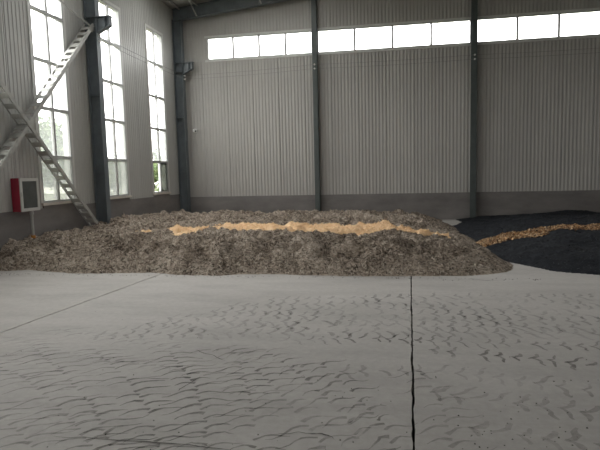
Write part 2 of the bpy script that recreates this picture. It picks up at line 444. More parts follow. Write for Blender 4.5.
# local u = world y, local -y = world +x (into the room)
def place_l(o, u): o.location = (u, 0, 0)
WC = [16.97, 14.06, 11.29, 8.42] + [8.42 - 2.87 * i for i in range(1, 8)]
WW = 1.22
wy = sorted(WC)
ivs = []; last = YF
for c in wy:
    ivs.append((last, c - WW / 2)); last = c + WW / 2
ivs.append((last, D))
for a, b in ivs: panels(wl, a, b, PL_L, lambda u: EAVE - 0.05, place_l, MT['panel_l'])
for c in wy:
    panels(wl, c - WW / 2, c + WW / 2, WIN_Z1, lambda u: EAVE - 0.05, place_l, MT['panel_l'], 1.3)
    MB().box(c - WW / 2, c + WW / 2, -0.03, 0.05, PL_L, WIN_Z0).obj('sill_block', MT['plinth'], wl)
MB().box(YF, D - 0.03, -0.03, 0.2, 0, PL_L).obj('plinth', MT['plinth'], wl)
os_ = MB()
for a, b in ivs: os_.box(a, b, 0.06, 0.2, PL_L, EAVE)
for c in wy:
    os_.box(c - WW / 2, c + WW / 2, 0.06, 0.2, WIN_Z1, EAVE); os_.box(c - WW / 2, c + WW / 2, 0.06, 0.2, PL_L, WIN_Z0)
os_.obj('outer_skin', MT['outer'], wl)
rows = [2.25, 3.37, 4.45, 5.56]
wl_names = {16.97: 'tall window beside the corner column, lower sash slid open', 14.06: 'tall window just right of the bracketed column', 11.29: 'tall window behind the cross brace'}
for i, c in enumerate(WC):
    window((-W, c - WW / 2, 0), math.pi / 2, WW, WIN_Z0, WIN_Z1, 2, rows, wl_names.get(c, 'tall left wall window out of view, number %d toward the front' % i), sill=True, veiled_low=True, open_sash=(i == 0))
    portal((-W - 0.15, c, (WIN_Z0 + WIN_Z1) / 2), (0, -math.pi / 2, 0), WIN_Z1 - WIN_Z0, WW)

# ---- right and front walls, unseen openings added to brighten the hall --------------------------
wr_ = MB(); lasty = YF
for c in [q for q in wy if q < -1.0]:
    wr_.box(XR, XR + 0.2, lasty, c - WW / 2, 0, EAVE); lasty = c + WW / 2
    wr_.box(XR, XR + 0.2, c - WW / 2, c + WW / 2, 0, WIN_Z0).box(XR, XR + 0.2, c - WW / 2, c + WW / 2, WIN_Z1, EAVE)
    portal((XR + 0.15, c, (WIN_Z0 + WIN_Z1) / 2), (0, math.pi / 2, 0), WIN_Z1 - WIN_Z0, WW)
wr_.box(XR, XR + 0.2, lasty, D, 0, EAVE)
wr = wr_.obj('wall_right', MT['panel']); tag(wr, 'far right metal wall with unseen tall openings added for light', kind='structure')
DX0, DX1, DZ = -5.5, -3.5, 3.0
wf = MB()
wf.box(-W - 0.2, DX0, YF - 0.2, YF, 0, EAVE).box(DX1, XR + 0.2, YF - 0.2, YF, 0, EAVE).box(DX0, DX1, YF - 0.2, YF, DZ, EAVE)
wf.prism([(-W - 0.2, YF - 0.2, EAVE), (XR + 0.2, YF - 0.2, EAVE), (RIDGE_X, YF - 0.2, roof_z(RIDGE_X) - 0.01)], (0, 0.2, 0))
wfo = wf.obj('wall_front', MT['panel']); tag(wfo, 'front wall with an unseen open doorway added for light', kind='structure')
portal(((DX0 + DX1) / 2, YF - 0.1, DZ / 2), (math.pi / 2, 0, 0), DX1 - DX0, DZ)

# ---- roof ------------------------------------------------------------------
ce = MB()
SKY_X0, SKY_X1 = -7.0, -2.4
SKY_Y = [(10.4, 11.3), (15.2, 16.3)]  # unseen roof lights, added and sized to brighten heap and gable wall
def roof_slab(xa, xb, ya, yb):
    ce.prism([(xa, ya, roof_z(xa)), (xb, ya, roof_z(xb)), (xb, ya, roof_z(xb) + 0.12), (xa, ya, roof_z(xa) + 0.12)], (0, yb - ya, 0))
roof_slab(XR + 0.3, RIDGE_X, YF - 0.4, D + 0.4)
roof_slab(SKY_X1, RIDGE_X, YF - 0.4, D + 0.4)
roof_slab(-W - 0.3, SKY_X0, YF - 0.4, D + 0.4)
ya = YF - 0.4
for a, b in SKY_Y + [(D + 0.4, None)]:
    roof_slab(SKY_X0, SKY_X1, ya, a); ya = b
for k, (a, b) in enumerate(SKY_Y):
    WN[0] += 1
    so = MB().prism([(SKY_X0, a, roof_z(SKY_X0) + 0.05), (SKY_X1, a, roof_z(SKY_X1) + 0.05), (SKY_X1, a, roof_z(SKY_X1) + 0.056), (SKY_X0, a, roof_z(SKY_X0) + 0.056)], (0, b - a, 0)).obj('window_%d' % WN[0], MT['glass'])
    tag(so, 'unseen added roof light sheet above the brown heap' + (' nearer the gable' if k else ''), kind='structure')
    portal(((SKY_X0 + SKY_X1) / 2, (a + b) / 2, roof_z((SKY_X0 + SKY_X1) / 2) + 0.1), (0, -math.atan(SLOPE), 0), SKY_X1 - SKY_X0, b - a)
ceo = ce.obj('ceiling', MT['roof']); tag(ceo, 'pale metal roof underside', kind='structure')

# ------------------------------------------------------------------ steel columns
def i_section(mb, a, b, depth, fw, t, ddir, fdir):
    """I section swept a->b; flanges of width fw along fdir, separated by depth along ddir"""
    a, b = Vector(a), Vector(b); dd, fd = Vector(ddir), Vector(fdir)
    for s in (-1, 1):
        c = dd * (s * (depth / 2 - t / 2))
        mb.prism([a + c + dd * (t / 2 * i) + fd * (fw / 2 * j) for i, j in ((-1, -1), (1, -1), (1, 1), (-1, 1))], b - a)
    h = depth / 2 - t
    mb.prism([a + dd * (h * i) + fd * (t / 2 * j) for i, j in ((-1, -1), (1, -1), (1, 1), (-1, 1))], b - a)
def side_column(y, label, corner=False):
    r = empty('steel_column', (-W + 0.045, y, 0))
    tag(r, label, 'column', 'blue-grey steel columns of the left wall')
    dep, fw, t = 0.32, 0.20 if not corner else 0.26, 0.014
    zt = 7.42
    for nm, x0 in (('outer_flange', 0), ('inner_flange', dep - t)):
        MB().box(x0, x0 + t, -fw / 2, fw / 2, 0.02, zt).obj(nm, MT['steel'], r)
    MB().box(t, dep - t, -t / 2, t / 2, 0.02, zt).obj('web', MT['steel'], r)
    MB().box(-0.01, dep + 0.03, -fw / 2 - 0.03, fw / 2 + 0.03, 0, 0.02).obj('base_plate', MT['steel'], r)
    for z in (1.9, 3.9, 5.55, 5.88):
        MB().box(t, dep - t, -fw / 2 + 0.005, fw / 2 - 0.005, z, z + 0.012).obj('stiffener', MT['steel'], r)
    br = MB()       # tapered crane-rail bracket: web, top and bottom plates
    L = 0.36
    br.prism([(dep, -0.007, 5.50), (dep + L, -0.007, 5.66), (dep + L, -0.007, 5.88), (dep, -0.007, 5.88)], (0, 0.014, 0))
    br.box(dep, dep + L + 0.03, -0.09, 0.09, 5.88, 5.90)
    br.prism([(dep, -0.08, 5.49), (dep + L, -0.08, 5.65), (dep + L, -0.08, 5.665), (dep, -0.08, 5.505)], (0, 0.16, 0))
    bo = br.obj('crane_bracket', MT['steel'], r)
    MB().box(dep + L - 0.14, dep + L - 0.128, -0.08, 0.08, 5.62, 5.88).obj('stiffener', MT['steel'], bo)
    MB().box(dep + L - 0.012, dep + L, -0.08, 0.08, 5.665, 5.88).obj('end_plate', MT['steel'], bo)
    for z in (5.30, 5.43):
        ins = MB().tube([(dep, 0.0, z), (dep + 0.025, 0, z), (dep + 0.03, 0, z), (dep + 0.06, 0, z)], [0.018, 0.018, 0.03, 0.03], 10).obj('insulator', MT['white'], r)
    return r
side_column(18.58, 'dark steel column in the far left corner of the hall', True)
side_column(12.87, 'dark steel column between the two left tall windows, where the cross brace ends')
side_column(7.10, 'dark steel column at the near end of the cross brace')

def gable_column(x, label):
    r = empty('gable_column', (x, D - 0.03, 0)); tag(r, label, 'column', 'thin gable wall columns')
    zt = roof_z(x) - 0.50 - 0.06
    dep, fw, t = 0.22, 0.17, 0.010
    for nm, y0 in (('outer_flange', -t), ('inner_flange', -dep)):
        MB().box(-fw / 2, fw / 2, y0, y0 + t, 0.02, zt).obj(nm, MT['gsteel'], r)
    MB().box(-t / 2, t / 2, -dep + t, -t, 0.02, zt).obj('web', MT['gsteel'], r)
    MB().box(-fw / 2 - 0.03, fw / 2 + 0.03, -dep - 0.03, 0.0, 0, 0.02).obj('base_plate', MT['gsteel'], r)
    MB().box(-fw / 2, fw / 2, -dep - 0.012, -dep, zt - 0.35, zt).obj('top_cleat', MT['gsteel'], r)
    for z in (5.41, 5.55):
        MB().tube([(0, -dep, z), (0, -dep - 0.025, z), (0, -dep - 0.03, z), (0, -dep - 0.06, z)], [0.018, 0.018, 0.03, 0.03], 10).obj('insulator', MT['white'], r)
    return r
gable_column(-2.59, 'thin dark column on the gable wall behind the brown pile')
gable_column(2.82, 'thin dark column on the gable wall where the black pile begins')
gable_column(8.22, 'thin dark column on the gable wall far right of the black pile')

# rafter along the gable, fly braces, purlins
def rafter():
    r = empty('roof_rafter', (-W + 0.05, 18.58, 0)); tag(r, 'dark sloping steel rafter along the top of the gable wall', 'rafter')
    xa, xb = 0.0, RIDGE_X + W - 0.05
    zb = lambda u: roof_z(-W + 0.05 + u) - 0.52
    for nm, off in (('bottom_flange', 0.0), ('top_flange', 0.42)):
        MB().prism([(xa, -0.11, zb(xa) + off), (xb, -0.11, zb(xb) + off), (xb, -0.11, zb(xb) + off + 0.014), (xa, -0.11, zb(xa) + off + 0.014)], (0, 0.22, 0)).obj(nm, MT['steel'], r)
    MB().prism([(xa, -0.006, zb(xa) + 0.014), (xb, -0.006, zb(xb) + 0.014), (xb, -0.006, zb(xb) + 0.42), (xa, -0.006, zb(xa) + 0.42)], (0, 0.012, 0)).obj('web', MT['steel'], r)
    for u in np.arange(0.9, 13, 2.35):
        MB().box(u - 0.005, u + 0.005, -0.1, -0.006, zb(u) + 0.02, zb(u) + 0.41).obj('stiffener', MT['steel'], r)
    return r
rafter()
PUR = [-7.55, -6.85, -5.65, -4.45, -3.25, -2.05, -0.85, 0.35, 1.55, 2.75, 3.95, 5.15]
PURN = ['eave purlin along the top of the left wall'] + ['roof purlin number %s from the left eave' % n for n in ('two', 'three', 'four', 'five', 'six', 'seven', 'eight', 'nine', 'ten', 'eleven', 'twelve')]
for x, nm in zip(PUR, PURN):
    z = roof_z(x) - 0.075
    p = empty('roof_purlin', (x, 0, z)); tag(p, nm + ', thin grey steel', 'purlin', 'roof purlins')
    MB().box(-0.004, 0.004, YF + 0.02, D - 0.05, -0.05, 0.06).obj('web', MT['pipe'], p)
    MB().box(0.004, 0.06, YF + 0.02, D - 0.05, 0.052, 0.06).obj('top_lip', MT['pipe'], p)
    MB().box(0.004, 0.06, YF + 0.02, D - 0.05, -0.05, -0.042).obj('bottom_lip', MT['pipe'], p)
for k, (xb, xt, lab) in enumerate([(-6.82, -6.92, 'pale angle strut from rafter to roof nearest the corner'), (-4.43, -4.52, 'pale angle strut from rafter to roof, second from the corner'), (-2.03, -2.12, 'pale angle strut from rafter to roof, third from the corner')]):
    z0 = roof_z(xb) - 0.52
    f = MB().bar((xb, 18.45, z0), (xt, 17.95, z0 + 0.44), 0.045, 0.006, (1, 0, 0)).bar((xb + 0.022, 18.45, z0), (xt + 0.022, 17.95, z0 + 0.44), 0.006, 0.045, (1, 0, 0)).obj('fly_brace', MT['brace'])
    tag(f, lab, 'strut', 'rafter struts')

# ------------------------------------------------------------------ laced cross brace between two columns
def diagonal(a, b, label, side):
    a, b = Vector(a), Vector(b); t = (b - a).normalized(); nrm = Vector((1, 0, 0)).cross(t).normalized()
    r = empty('diagonal_brace', a); tag(r, label, 'brace', 'laced cross brace members')
    L = (b - a).length
    for nm, x in (('outer_chord', 0.0), ('inner_chord', 0.25)):
        m = MB()
        m.bar((x, 0, 0), Vector((x, 0, 0)) + t * L, 0.008, 0.085, (1, 0, 0))
        sg = 1 if x == 0 else -1
        o = Vector((x + sg * 0.019, 0, 0)) + nrm * 0.038 * side
        m.bar(o, o + t * L, 0.034, 0.008, (1, 0, 0))
        m.obj(nm, MT['brace'], r)
    n = int(L / 0.26)
    me = MB().bar((0.006, 0, 0), (0.244, 0, 0), 0.135, 0.008, t).mesh('batten')
    for i in range(n):
        bt = link('batten', me, MT['brace'], r); bt.location = nrm * 0.046 * side + t * (0.22 + i * (L - 0.44) / (n - 1))
    for d in (0.16, L - 0.16):
        g = MB().box(-0.004, 0.004, -0.075, 0.075, -0.075, 0.075).obj('gusset_plate', MT['brace'], r); g.location = t * d + Vector((0.256, 0, 0)); g.rotation_euler = (math.pi / 4, 0, 0)
    return r
diagonal((-W + 0.06, 7.26, 0.10), (-W + 0.06, 12.76, 5.68), 'pale laced steel brace rising rightward to the column bracket', 1)
diagonal((-W + 0.085, 7.26, 5.62), (-W + 0.085, 12.74, 0.17), 'laced steel brace sloping down rightward into the brown pile', -1)
rod = MB().tube([(-W + 0.22, 12.76, 5.66), (-W + 0.24, 10.0, 6.18), (-W + 0.26, 7.2, 6.74)], 0.020, 8).obj('tie_rod', MT['pipe'])
tag(rod, 'thin steel tie rod running up left from the bracketed column', 'rod')

# ------------------------------------------------------------------ bare wires on insulators
def wire(pts, sag, label):
    P = []
    for a, b in zip(pts[:-1], pts[1:]):
        a, b = Vector(a), Vector(b)
        for i in range(12):
            s = i / 12; p = a.lerp(b, s); p.z -= sag * 4 * s * (1 - s); P.append(p)
    P.append(Vector(pts[-1]))
    o = MB().tube(P, 0.0055, 6).obj('electric_wire', MT['cable']); tag(o, label, 'wire', 'wires strung along the columns')
xi, yi = -W + 0.045 + 0.32 + 0.045, D - 0.03 - 0.22 - 0.045
for dz, lab in ((0.0, 'lower thin wire strung along the columns on insulators'), (0.13, 'upper thin wire strung along the columns on insulators')):
    wire([(xi, 12.87, 5.30 + dz), (xi, 18.58, 5.30 + dz), (-2.59, yi, 5.41 + dz * 1.08), (2.82, yi, 5.41 + dz * 1.08), (8.22, yi, 5.41 + dz * 1.08)], 0.035, lab)

# ------------------------------------------------------------------ fire-hose cabinet, pipe, security camera
cb = empty('fire_cabinet', (-W + 0.03, 9.68, 1.07)); tag(cb, 'red fire hose cabinet with pale framed glass door', 'cabinet')
bx = MB(); hh, ww, dd = 0.70, 0.58, 0.19
bx.box(0, 0.012, 0, ww, 0, hh).box(0.012, dd, 0, 0.012, 0, hh).box(0.012, dd, ww - 0.012, ww, 0, hh).box(0.012, dd, 0.012, ww - 0.012, 0, 0.012).box(0.012, dd, 0.012, ww - 0.012, hh - 0.012, hh)
bx.obj('body', MT['red'], cb)
dr = MB(); fw = 0.065
dr.box(dd, dd + 0.025, 0, ww, 0, fw).box(dd, dd + 0.025, 0, ww, hh - fw, hh).box(dd, dd + 0.025, 0, fw, fw, hh - fw).box(dd, dd + 0.025, ww - fw, ww, fw, hh - fw)
do = dr.obj('door', MT['cabframe'], cb)
MB().box(dd + 0.006, dd + 0.012, fw - 0.005, ww - fw + 0.005, fw - 0.005, hh - fw + 0.005).obj('pane', MT['cabglass'], do)
MB().box(dd + 0.025, dd + 0.04, 0.018, 0.04, hh * 0.45, hh * 0.58).obj('handle', MT['cabframe'], do)
pp = empty('water_pipe', (-W + 0.13, 10.12, 0.0)); tag(pp, 'grey water pipe standing under the red cabinet', 'pipe')
MB().tube([(0, 0, 0.0), (0, 0, 1.07)], 0.03, 12).obj('riser', MT['pipe'], pp)
MB().tube([(0, 0, 0.98), (0, 0, 1.05)], 0.042, 12).obj('collar', MT['pipe'], pp)
MB().tube([(0, 0, 0.46), (0, 0, 0.53)], 0.045, 12).obj('coupling', MT['orange'], pp)
sc_ = empty('security_camera', (-7.22, D - 0.03, 3.42)); tag(sc_, 'small white security camera on the gable wall by the corner column', 'camera')
MB().box(-0.04, 0.04, -0.015, 0.0, -0.04, 0.04).obj('mount_plate', MT['white'], sc_)
MB().tube([(0, -0.01, 0), (0.02, -0.09, -0.01)], 0.013, 8).obj('arm', MT['white'], sc_)
bd = MB().bar((-0.01, -0.05, 0.03), (0.12, -0.25, -0.02), 0.10, 0.09, (1, 0.6, 0)).obj('body', MT['white'], sc_)
MB().tube([(0.12, -0.25, -0.02), (0.126, -0.259, -0.023)], 0.034, 10).obj('lens', MT['black'], bd)

# ------------------------------------------------------------------ heaps
def brown_h(x, y):
    d1 = y - (8.60 + 0.10 * fbm(x * 0.9, x * 0 + 2, 3, 21) + 0.10 * np.clip((x - 0.8) / 1.3, 0, 1) ** 2 * 2 + 0.25 * np.clip((-x - 5.8) / 2, 0, 1))
    d2 = (2.22 - 0.16 * np.clip((y - 10) / 3, 0, 1) - 0.32 * np.clip((y - 15.8) / 2.0, 0, 1) + 0.10 * fbm(y * 0.8, y * 0 + 5, 3, 31)) - x
    a = np.clip(d1, -1, 9) / 0.40; b = np.clip(d2, -1, 9) / 1.0
    s = -np.log(np.exp(-a * 1.6) + np.exp(-b * 1.6)) / 1.6       # soft minimum: rounded corner
    base = np.where(s > 0, 0.465 * (1 - np.exp(-np.maximum(s, 0) * 1.0)), s * 0.4)
    ramp = np.clip(s / 1.2, 0, 1)
    back = 0.17 * np.clip((y - 14.5) / 4.0, 0, 1)
    left = 0.05 * np.clip((-x - 5.0) / 2.5, 0, 1)
    # lumps drawn out down the front face
    lum = 0.07 * fbm(x * 1.2, y * 1.6, 2, 41) + 0.20 * (0.34 - np.abs(fbm(x * 1.15 + 0.55 * y, y * 2.0 - 0.9 * x, 3, 51, 0.5))) + 0.075 * fbm(x * 3.6 + y, y * 6.5, 3, 61)
    fine = 0.026 * fbm(x * 19, y * 19, 2, 71)
    trough = 0.035 * np.exp(-((y - 11.8) / 0.6) ** 2)
    return base + ramp * (lum * (1 - 0.65 * np.exp(-((y - 11.6) / 0.85) ** 2)) - back + left - trough) + np.clip(s * 3, 0, 1) * fine
def black_h(x, y):
    d1 = y - (9.0 + 0.9 * np.clip((2.7 - x) / 0.7, 0, 1.5) - 0.35 * np.clip((x - 2.6), 0, 1.2) + 0.06 * fbm(x * 1.4, x * 0 + 9, 3, 81))
    d2 = x - (1.72 + 0.65 * np.clip((y - 16.2) / 1.8, 0, 1) + 0.10 * fbm(y * 0.9, y * 0 + 4, 3, 91))
    d3 = 8.6 - x
    a = np.clip(d1, -1, 9) / 0.75; b = np.clip(d2, -1, 9) / 1.35; c = np.clip(d3, -1, 9) / 0.8
    s = -np.log(np.exp(-a * 1.6) + np.exp(-b * 1.6) + np.exp(-c * 1.6)) / 1.6
    base = np.where(s > 0, 0.50 * (1 - np.exp(-np.maximum(s, 0) * 1.0)), s * 0.4)
    ramp = np.clip(s / 1.2, 0, 1)
    back = 0.20 * np.clip((y - 14.0) / 4.5, 0, 1)
    return base + ramp * (0.06 * fbm(x * 1.1, y * 1.1, 3, 101) + 0.02 * fbm(x * 5, y * 5, 2, 111) - back) + np.clip(s * 3, 0, 1) * 0.010 * fbm(x * 18, y * 18, 2, 121)

def heap(name, hf, x0, x1, y0, y1, step, m):
    nx = int((x1 - x0) / step); ny = int((y1 - y0) / step)
    gx = np.linspace(x0, x1, nx); gy = np.linspace(y0, y1, ny)
    X, Y = np.meshgrid(gx, gy)
    X = X + 0; H = hf(X, Y)
    V = np.stack([X.ravel(), Y.ravel(), np.maximum(H, 0.001).ravel()], 1)
    i, j = np.meshgrid(np.arange(nx - 1), np.arange(ny - 1)); i = i.ravel(); j = j.ravel()
    F = np.stack([j * nx + i, j * nx + i + 1, (j + 1) * nx + i + 1, (j + 1) * nx + i], 1)
    keep = (H.ravel()[F] > 0.001).any(axis=1); F = F[keep]
    used = np.unique(F); remap = np.full(len(V), -1); remap[used] = np.arange(len(used))
    return link(name, fastmesh(name, V[used], remap[F], True), m)
def shreds(name, hf, n, box, lmin, lmax, wid, m, parent, lift=0.006, tilt=0.45, accept=None, dens=None):
    """short straw-like slivers lying on a heap"""
    x0, x1, y0, y1 = box
    x = RNG.uniform(x0, x1, n * 3); y = y0 + (y1 - y0) * RNG.random(n * 3) ** (dens or 1.0)
    h = hf(x, y); ok = h > 0.004
    if accept is not None: ok &= accept(x, y)
    x, y, h = x[ok][:n], y[ok][:n], h[ok][:n]; n = len(x)
    e = 0.02
    gx = (hf(x + e, y) - hf(x - e, y)) / (2 * e); gy = (hf(x, y + e) - hf(x, y - e)) / (2 * e)
    th = RNG.uniform(0, 2 * np.pi, n); L = RNG.uniform(lmin, lmax, n) / 2; wd = wid * RNG.uniform(0.6, 1.5, n) / 2
    ux, uy = np.cos(th), np.sin(th); uz = gx * ux + gy * uy + RNG.normal(0, tilt, n)
    U = np.stack([ux, uy, uz], 1); U /= np.linalg.norm(U, axis=1)[:, None]
    Vv = np.stack([-uy, ux, -gx * uy + gy * ux + RNG.normal(0, tilt, n)], 1); Vv /= np.linalg.norm(Vv, axis=1)[:, None]
    C = np.stack([x, y, h + lift], 1)
    a = U * L[:, None]; b = Vv * wd[:, None]
    P = np.stack([C - a - b, C + a - b * 0.5, C + a * 0.9 + b, C - a * 0.8 + b], 1).reshape(-1, 3)
    P[:, 2] = np.maximum(P[:, 2], 0.002)
    F = np.arange(4 * n).reshape(n, 4)
    o = link(name, fastmesh(name, P, F), m, parent); o['kind'] = 'stuff'
    return o
BX = (-W + 0.04, 2.6, 8.3, D - 0.04)
KX = (1.7, 8.7, 8.3, D - 0.04)
bp = heap('compost_heap', brown_h, *BX, 0.036, MT['brown']); tag(bp, 'wide low heap of brown shredded compost across the floor', 'heap', kind='stuff')
shreds('shreds', brown_h, 60000, BX, 0.025, 0.09, 0.011, MT['brown_bits'], bp, dens=1.6, tilt=0.16, lift=0.003)
kp = heap('compost_heap', black_h, *KX, 0.04, MT['black_pile']); tag(kp, 'smooth heap of black compost on the right side of the floor', 'heap', kind='stuff')
shreds('shreds', black_h, 22000, KX, 0.02, 0.05, 0.014, MT['black_bits'], kp, tilt=0.3)

# pale grain spread in a strip over the heaps
def gmask_b(x, y):
    yc = 11.55 + 0.05 * (x + 5.3) + 0.12 * fbm(x * 0.6, x * 0 + 1, 2, 131)
    half = 0.74 * np.clip((x + 5.3) / 0.6, 0, 1) * np.clip((0.9 - x) / 0.9, 0, 1) ** 0.6
    return half - np.abs(y - yc) + 0.28 * fbm(x * 1.6, y * 2.4, 4, 141, 0.6)
def grain_hb(x, y):
    return brown_h(x, y) + np.clip(gmask_b(x, y) * 0.3, -0.03, 0.07) + 0.012 * fbm(x * 9, y * 9, 2, 151)
def gmask_k(x, y):
    yc = 11.9 + 0.15 * fbm(x * 0.9, x * 0 + 1, 2, 161)
    half = 0.30 * np.clip((x - 1.75) / 0.5, 0, 1) * np.clip((7.6 - x) / 0.5, 0, 1)
    return half - np.abs(y - yc) + 0.20 * fbm(x * 2.0, y * 2.4, 4, 171, 0.6)
def grain_hk(x, y):
    return np.maximum(black_h(x, y), 0.02) + np.clip(gmask_k(x, y) * 0.2, -0.03, 0.04) + 0.01 * fbm(x * 9, y * 9, 2, 181)
def strip(name, hf, mf, x0, x1, y0, y1, m, step=0.035):
    nx = int((x1 - x0) / step); ny = int((y1 - y0) / step)
    X, Y = np.meshgrid(np.linspace(x0, x1, nx), np.linspace(y0, y1, ny)); H = hf(X, Y); Mk = mf(X, Y)
    V = np.stack([X.ravel(), Y.ravel(), H.ravel()], 1)
    i, j = np.meshgrid(np.arange(nx - 1), np.arange(ny - 1)); i = i.ravel(); j = j.ravel()
    F = np.stack([j * nx + i, j * nx + i + 1, (j + 1) * nx + i + 1, (j + 1) * nx + i], 1)
    F = F[(Mk.ravel()[F] > -0.06).any(axis=1)]
    used = np.unique(F); remap = np.full(len(V), -1); remap[used] = np.arange(len(used))
    return link(name, fastmesh(name, V[used], remap[F], True), m)
gb = strip('grain_strip', grain_hb, gmask_b, -6.0, 1.3, 10.2, 13.2, MT['grain']); tag(gb, 'pale orange grain spread in a strip along the brown heap', 'grain', kind='stuff')
shreds('grains', grain_hb, 9000, (-6.0, 1.3, 10.2, 13.2), 0.015, 0.045, 0.014, MT['grain_bits'], gb, accept=lambda x, y: gmask_b(x, y) > -0.03)
gk = strip('grain_strip', grain_hk, gmask_k, 1.8, 7.8, 11.0, 12.8, MT['soil']); tag(gk, 'mottled orange husks strewn across the black heap', 'grain', kind='stuff')
shreds('grains', grain_hk, 9000, (1.8, 7.8, 11.0, 12.8), 0.02, 0.07, 0.03, MT['mixed_bits'], gk, lift=0.012, accept=lambda x, y: gmask_k(x, y) > -0.05)

# ------------------------------------------------------------------ tyre prints, cracks, crumbs on the floor
def ray_floor(px, py):
    d = (px - 300) / FPX * r2 - (py - 225) / FPX * u2 + fwd
    t = -EYE / d.z
    return np.array([d.x * t, d.y * t])
TV, TF = {'prints': [], 'prints_soft': []}, {'prints': [], 'prints_soft': []}
def ribbon(key, pts, wid, z, tip):
    V, F = TV[key], TF[key]
    pts = np.array(pts); n0 = len(V); n = len(pts)
    t = np.gradient(pts, axis=0); t /= np.linalg.norm(t, axis=1)[:, None] + 1e-9
    nn = np.stack([-t[:, 1], t[:, 0]], 1)
    for i in range(n):
        q = i / (n - 1)
        w = wid * ((1.5 - 1.25 * q) if tip else (0.35 + 0.8 * math.sin(math.pi * (0.1 + 0.8 * q)))) * random.uniform(0.7, 1.25) / 2
        V.append((*(pts[i] + nn[i] * w), z)); V.append((*(pts[i] - nn[i] * w), z))
    for i in range(n - 1): F.append((n0 + 2 * i, n0 + 2 * i + 1, n0 + 2 * i + 3, n0 + 2 * i + 2))
LAY = [0]
def track(pix, width=0.42, pitch=0.165, key='prints', flip=1, drop=0.12, lugw=0.022, sweep=0.085, lug=None, arch=-0.035, tip=True):
    """rows of curved lug prints either side of the wheel's centre line"""
    LAY[0] += 1; z = 0.0015 + LAY[0] * 0.00006
    P = np.array([ray_floor(*p) for p in pix])
    s = np.concatenate([[0], np.cumsum(np.linalg.norm(np.diff(P, axis=0), axis=1))])
    def at(v): return np.array([np.interp(v, s, P[:, 0]), np.interp(v, s, P[:, 1])])
    v = 0.0
    while v < s[-1]:
        c = at(v); t = at(min(v + 0.1, s[-1])) - at(max(v - 0.1, 0)); t /= np.linalg.norm(t) + 1e-9
        nn = np.array([-t[1], t[0]])
        if lug is not None:
            l = np.array(lug, float); l /= np.linalg.norm(l); nn = l if l @ nn > 0 else -l
        for side in (-1, 1):
            if random.random() < drop: continue
            o = pitch / 2 if (side > 0 and tip) else 0
            pts = []; ext = random.uniform(0.6, 1.3); ph = random.uniform(-0.015, 0.015); tw = random.gauss(0, 0.10)
            for i in range(7):
                q = i / 6 * ext
                lat = side * (-0.01 + (width / 2 + 0.01) * q)
                lon = flip * sweep * q ** 0.8 + o + arch * math.sin(math.pi * 1.5 * q) + ph + tw * lat + (0.018 * math.sin(5 * q) if not tip else 0)
                pts.append(c + nn * lat + t * lon + RNG.normal(0, 0.0035, 2))
            ribbon(key, pts, lugw * random.uniform(0.7, 1.3), z, tip)
        v += pitch * random.uniform(0.94, 1.06)
# lug rows on the left, wheels heading toward the viewer
LUG = (1.0, 0.75)
track([(-40, 350), (25, 378), (70, 418), (100, 460)], 0.56, 0.15, lug=LUG, sweep=0.0)
track([(30, 345), (62, 372), (92, 405), (118, 460)], 0.5, 0.15, lug=LUG, sweep=0.0)
track([(95, 350), (130, 382), (150, 412), (160, 460)], 0.56, 0.15, lug=(1, 0.65), sweep=0.0)
track([(-20, 405), (20, 432), (45, 462)], 0.5, 0.15, lug=LUG, sweep=0.0)
track([(170, 352), (195, 385), (205, 420), (205, 462)], 0.5, 0.15, lug=(1, 0.5), sweep=0.0)
track([(225, 345), (262, 375), (290, 405), (318, 440), (335, 462)], 0.5, 0.15, lug=(1, 0.7), sweep=0.0)
track([(240, 362), (250, 400), (255, 430), (255, 462)], 0.5, 0.14, lug=(1, 0.45), sweep=0.0, drop=0.2)
track([(265, 350), (310, 382), (345, 418), (375, 462)], 0.42, 0.16, lug=(1, 0.9), sweep=0.0)
track([(320, 362), (350, 390), (385, 428), (400, 462)], 0.42, 0.16, lug=(1, 1.0), sweep=0.0, drop=0.2)
track([(60, 330), (150, 345), (240, 352), (320, 372)], 0.46, 0.17, 'prints_soft', lug=(0.9, 0.8), sweep=0.0, drop=0.25)
track([(10, 338), (90, 358), (180, 368), (260, 392)], 0.46, 0.17, 'prints_soft', lug=(1, 0.6), sweep=0.0, drop=0.25)
track([(420, 372), (440, 400), (450, 440), (455, 462)], 0.5, 0.16, 'prints_soft', lug=(1, 0.6), sweep=0.0)
# wheel tracks crossing the view: rows of arrow-like prints
track([(280, 341), (360, 338), (460, 342), (640, 348)], 0.30, 0.14, drop=0.15, sweep=0.10, arch=0.0, tip=False, lugw=0.026)
track([(430, 350), (480, 355), (540, 359), (640, 372)], 0.30, 0.15, sweep=0.10, arch=0.0, tip=False, lugw=0.030)
track([(430, 392), (500, 402), (560, 408), (640, 424)], 0.34, 0.15, 'prints_soft', sweep=0.12, arch=0.0, tip=False, lugw=0.034)
track([(470, 428), (520, 436), (580, 442), (640, 452)], 0.34, 0.15, 'prints_soft', sweep=0.12, arch=0.0, tip=False, lugw=0.04)
track([(340, 372), (420, 370), (500, 378), (640, 398)], 0.32, 0.16, 'prints_soft', sweep=0.10, arch=0.0, tip=False, lugw=0.03)
for k, yy in enumerate((297, 303, 309, 315, 321, 327, 333)):
    x0 = 260 - 34 * k + random.uniform(-30, 30)
    track([(x0, yy + 3), ((x0 + 640) / 2, yy - 1), (650, yy + 1)], 0.34, 0.16, 'prints_soft', drop=0.22, sweep=0.11, arch=0.0, tip=False, lugw=0.036)
for key, lab in (('prints', 'dark curved tyre tread prints on the near concrete floor'), ('prints_soft', 'fainter worn tyre tread prints crossing the concrete floor')):
    o = link('tyre_prints', pydata('tyre_prints', TV[key], TF[key]), MT[key]); tag(o, lab, 'tyre prints', kind='stuff')

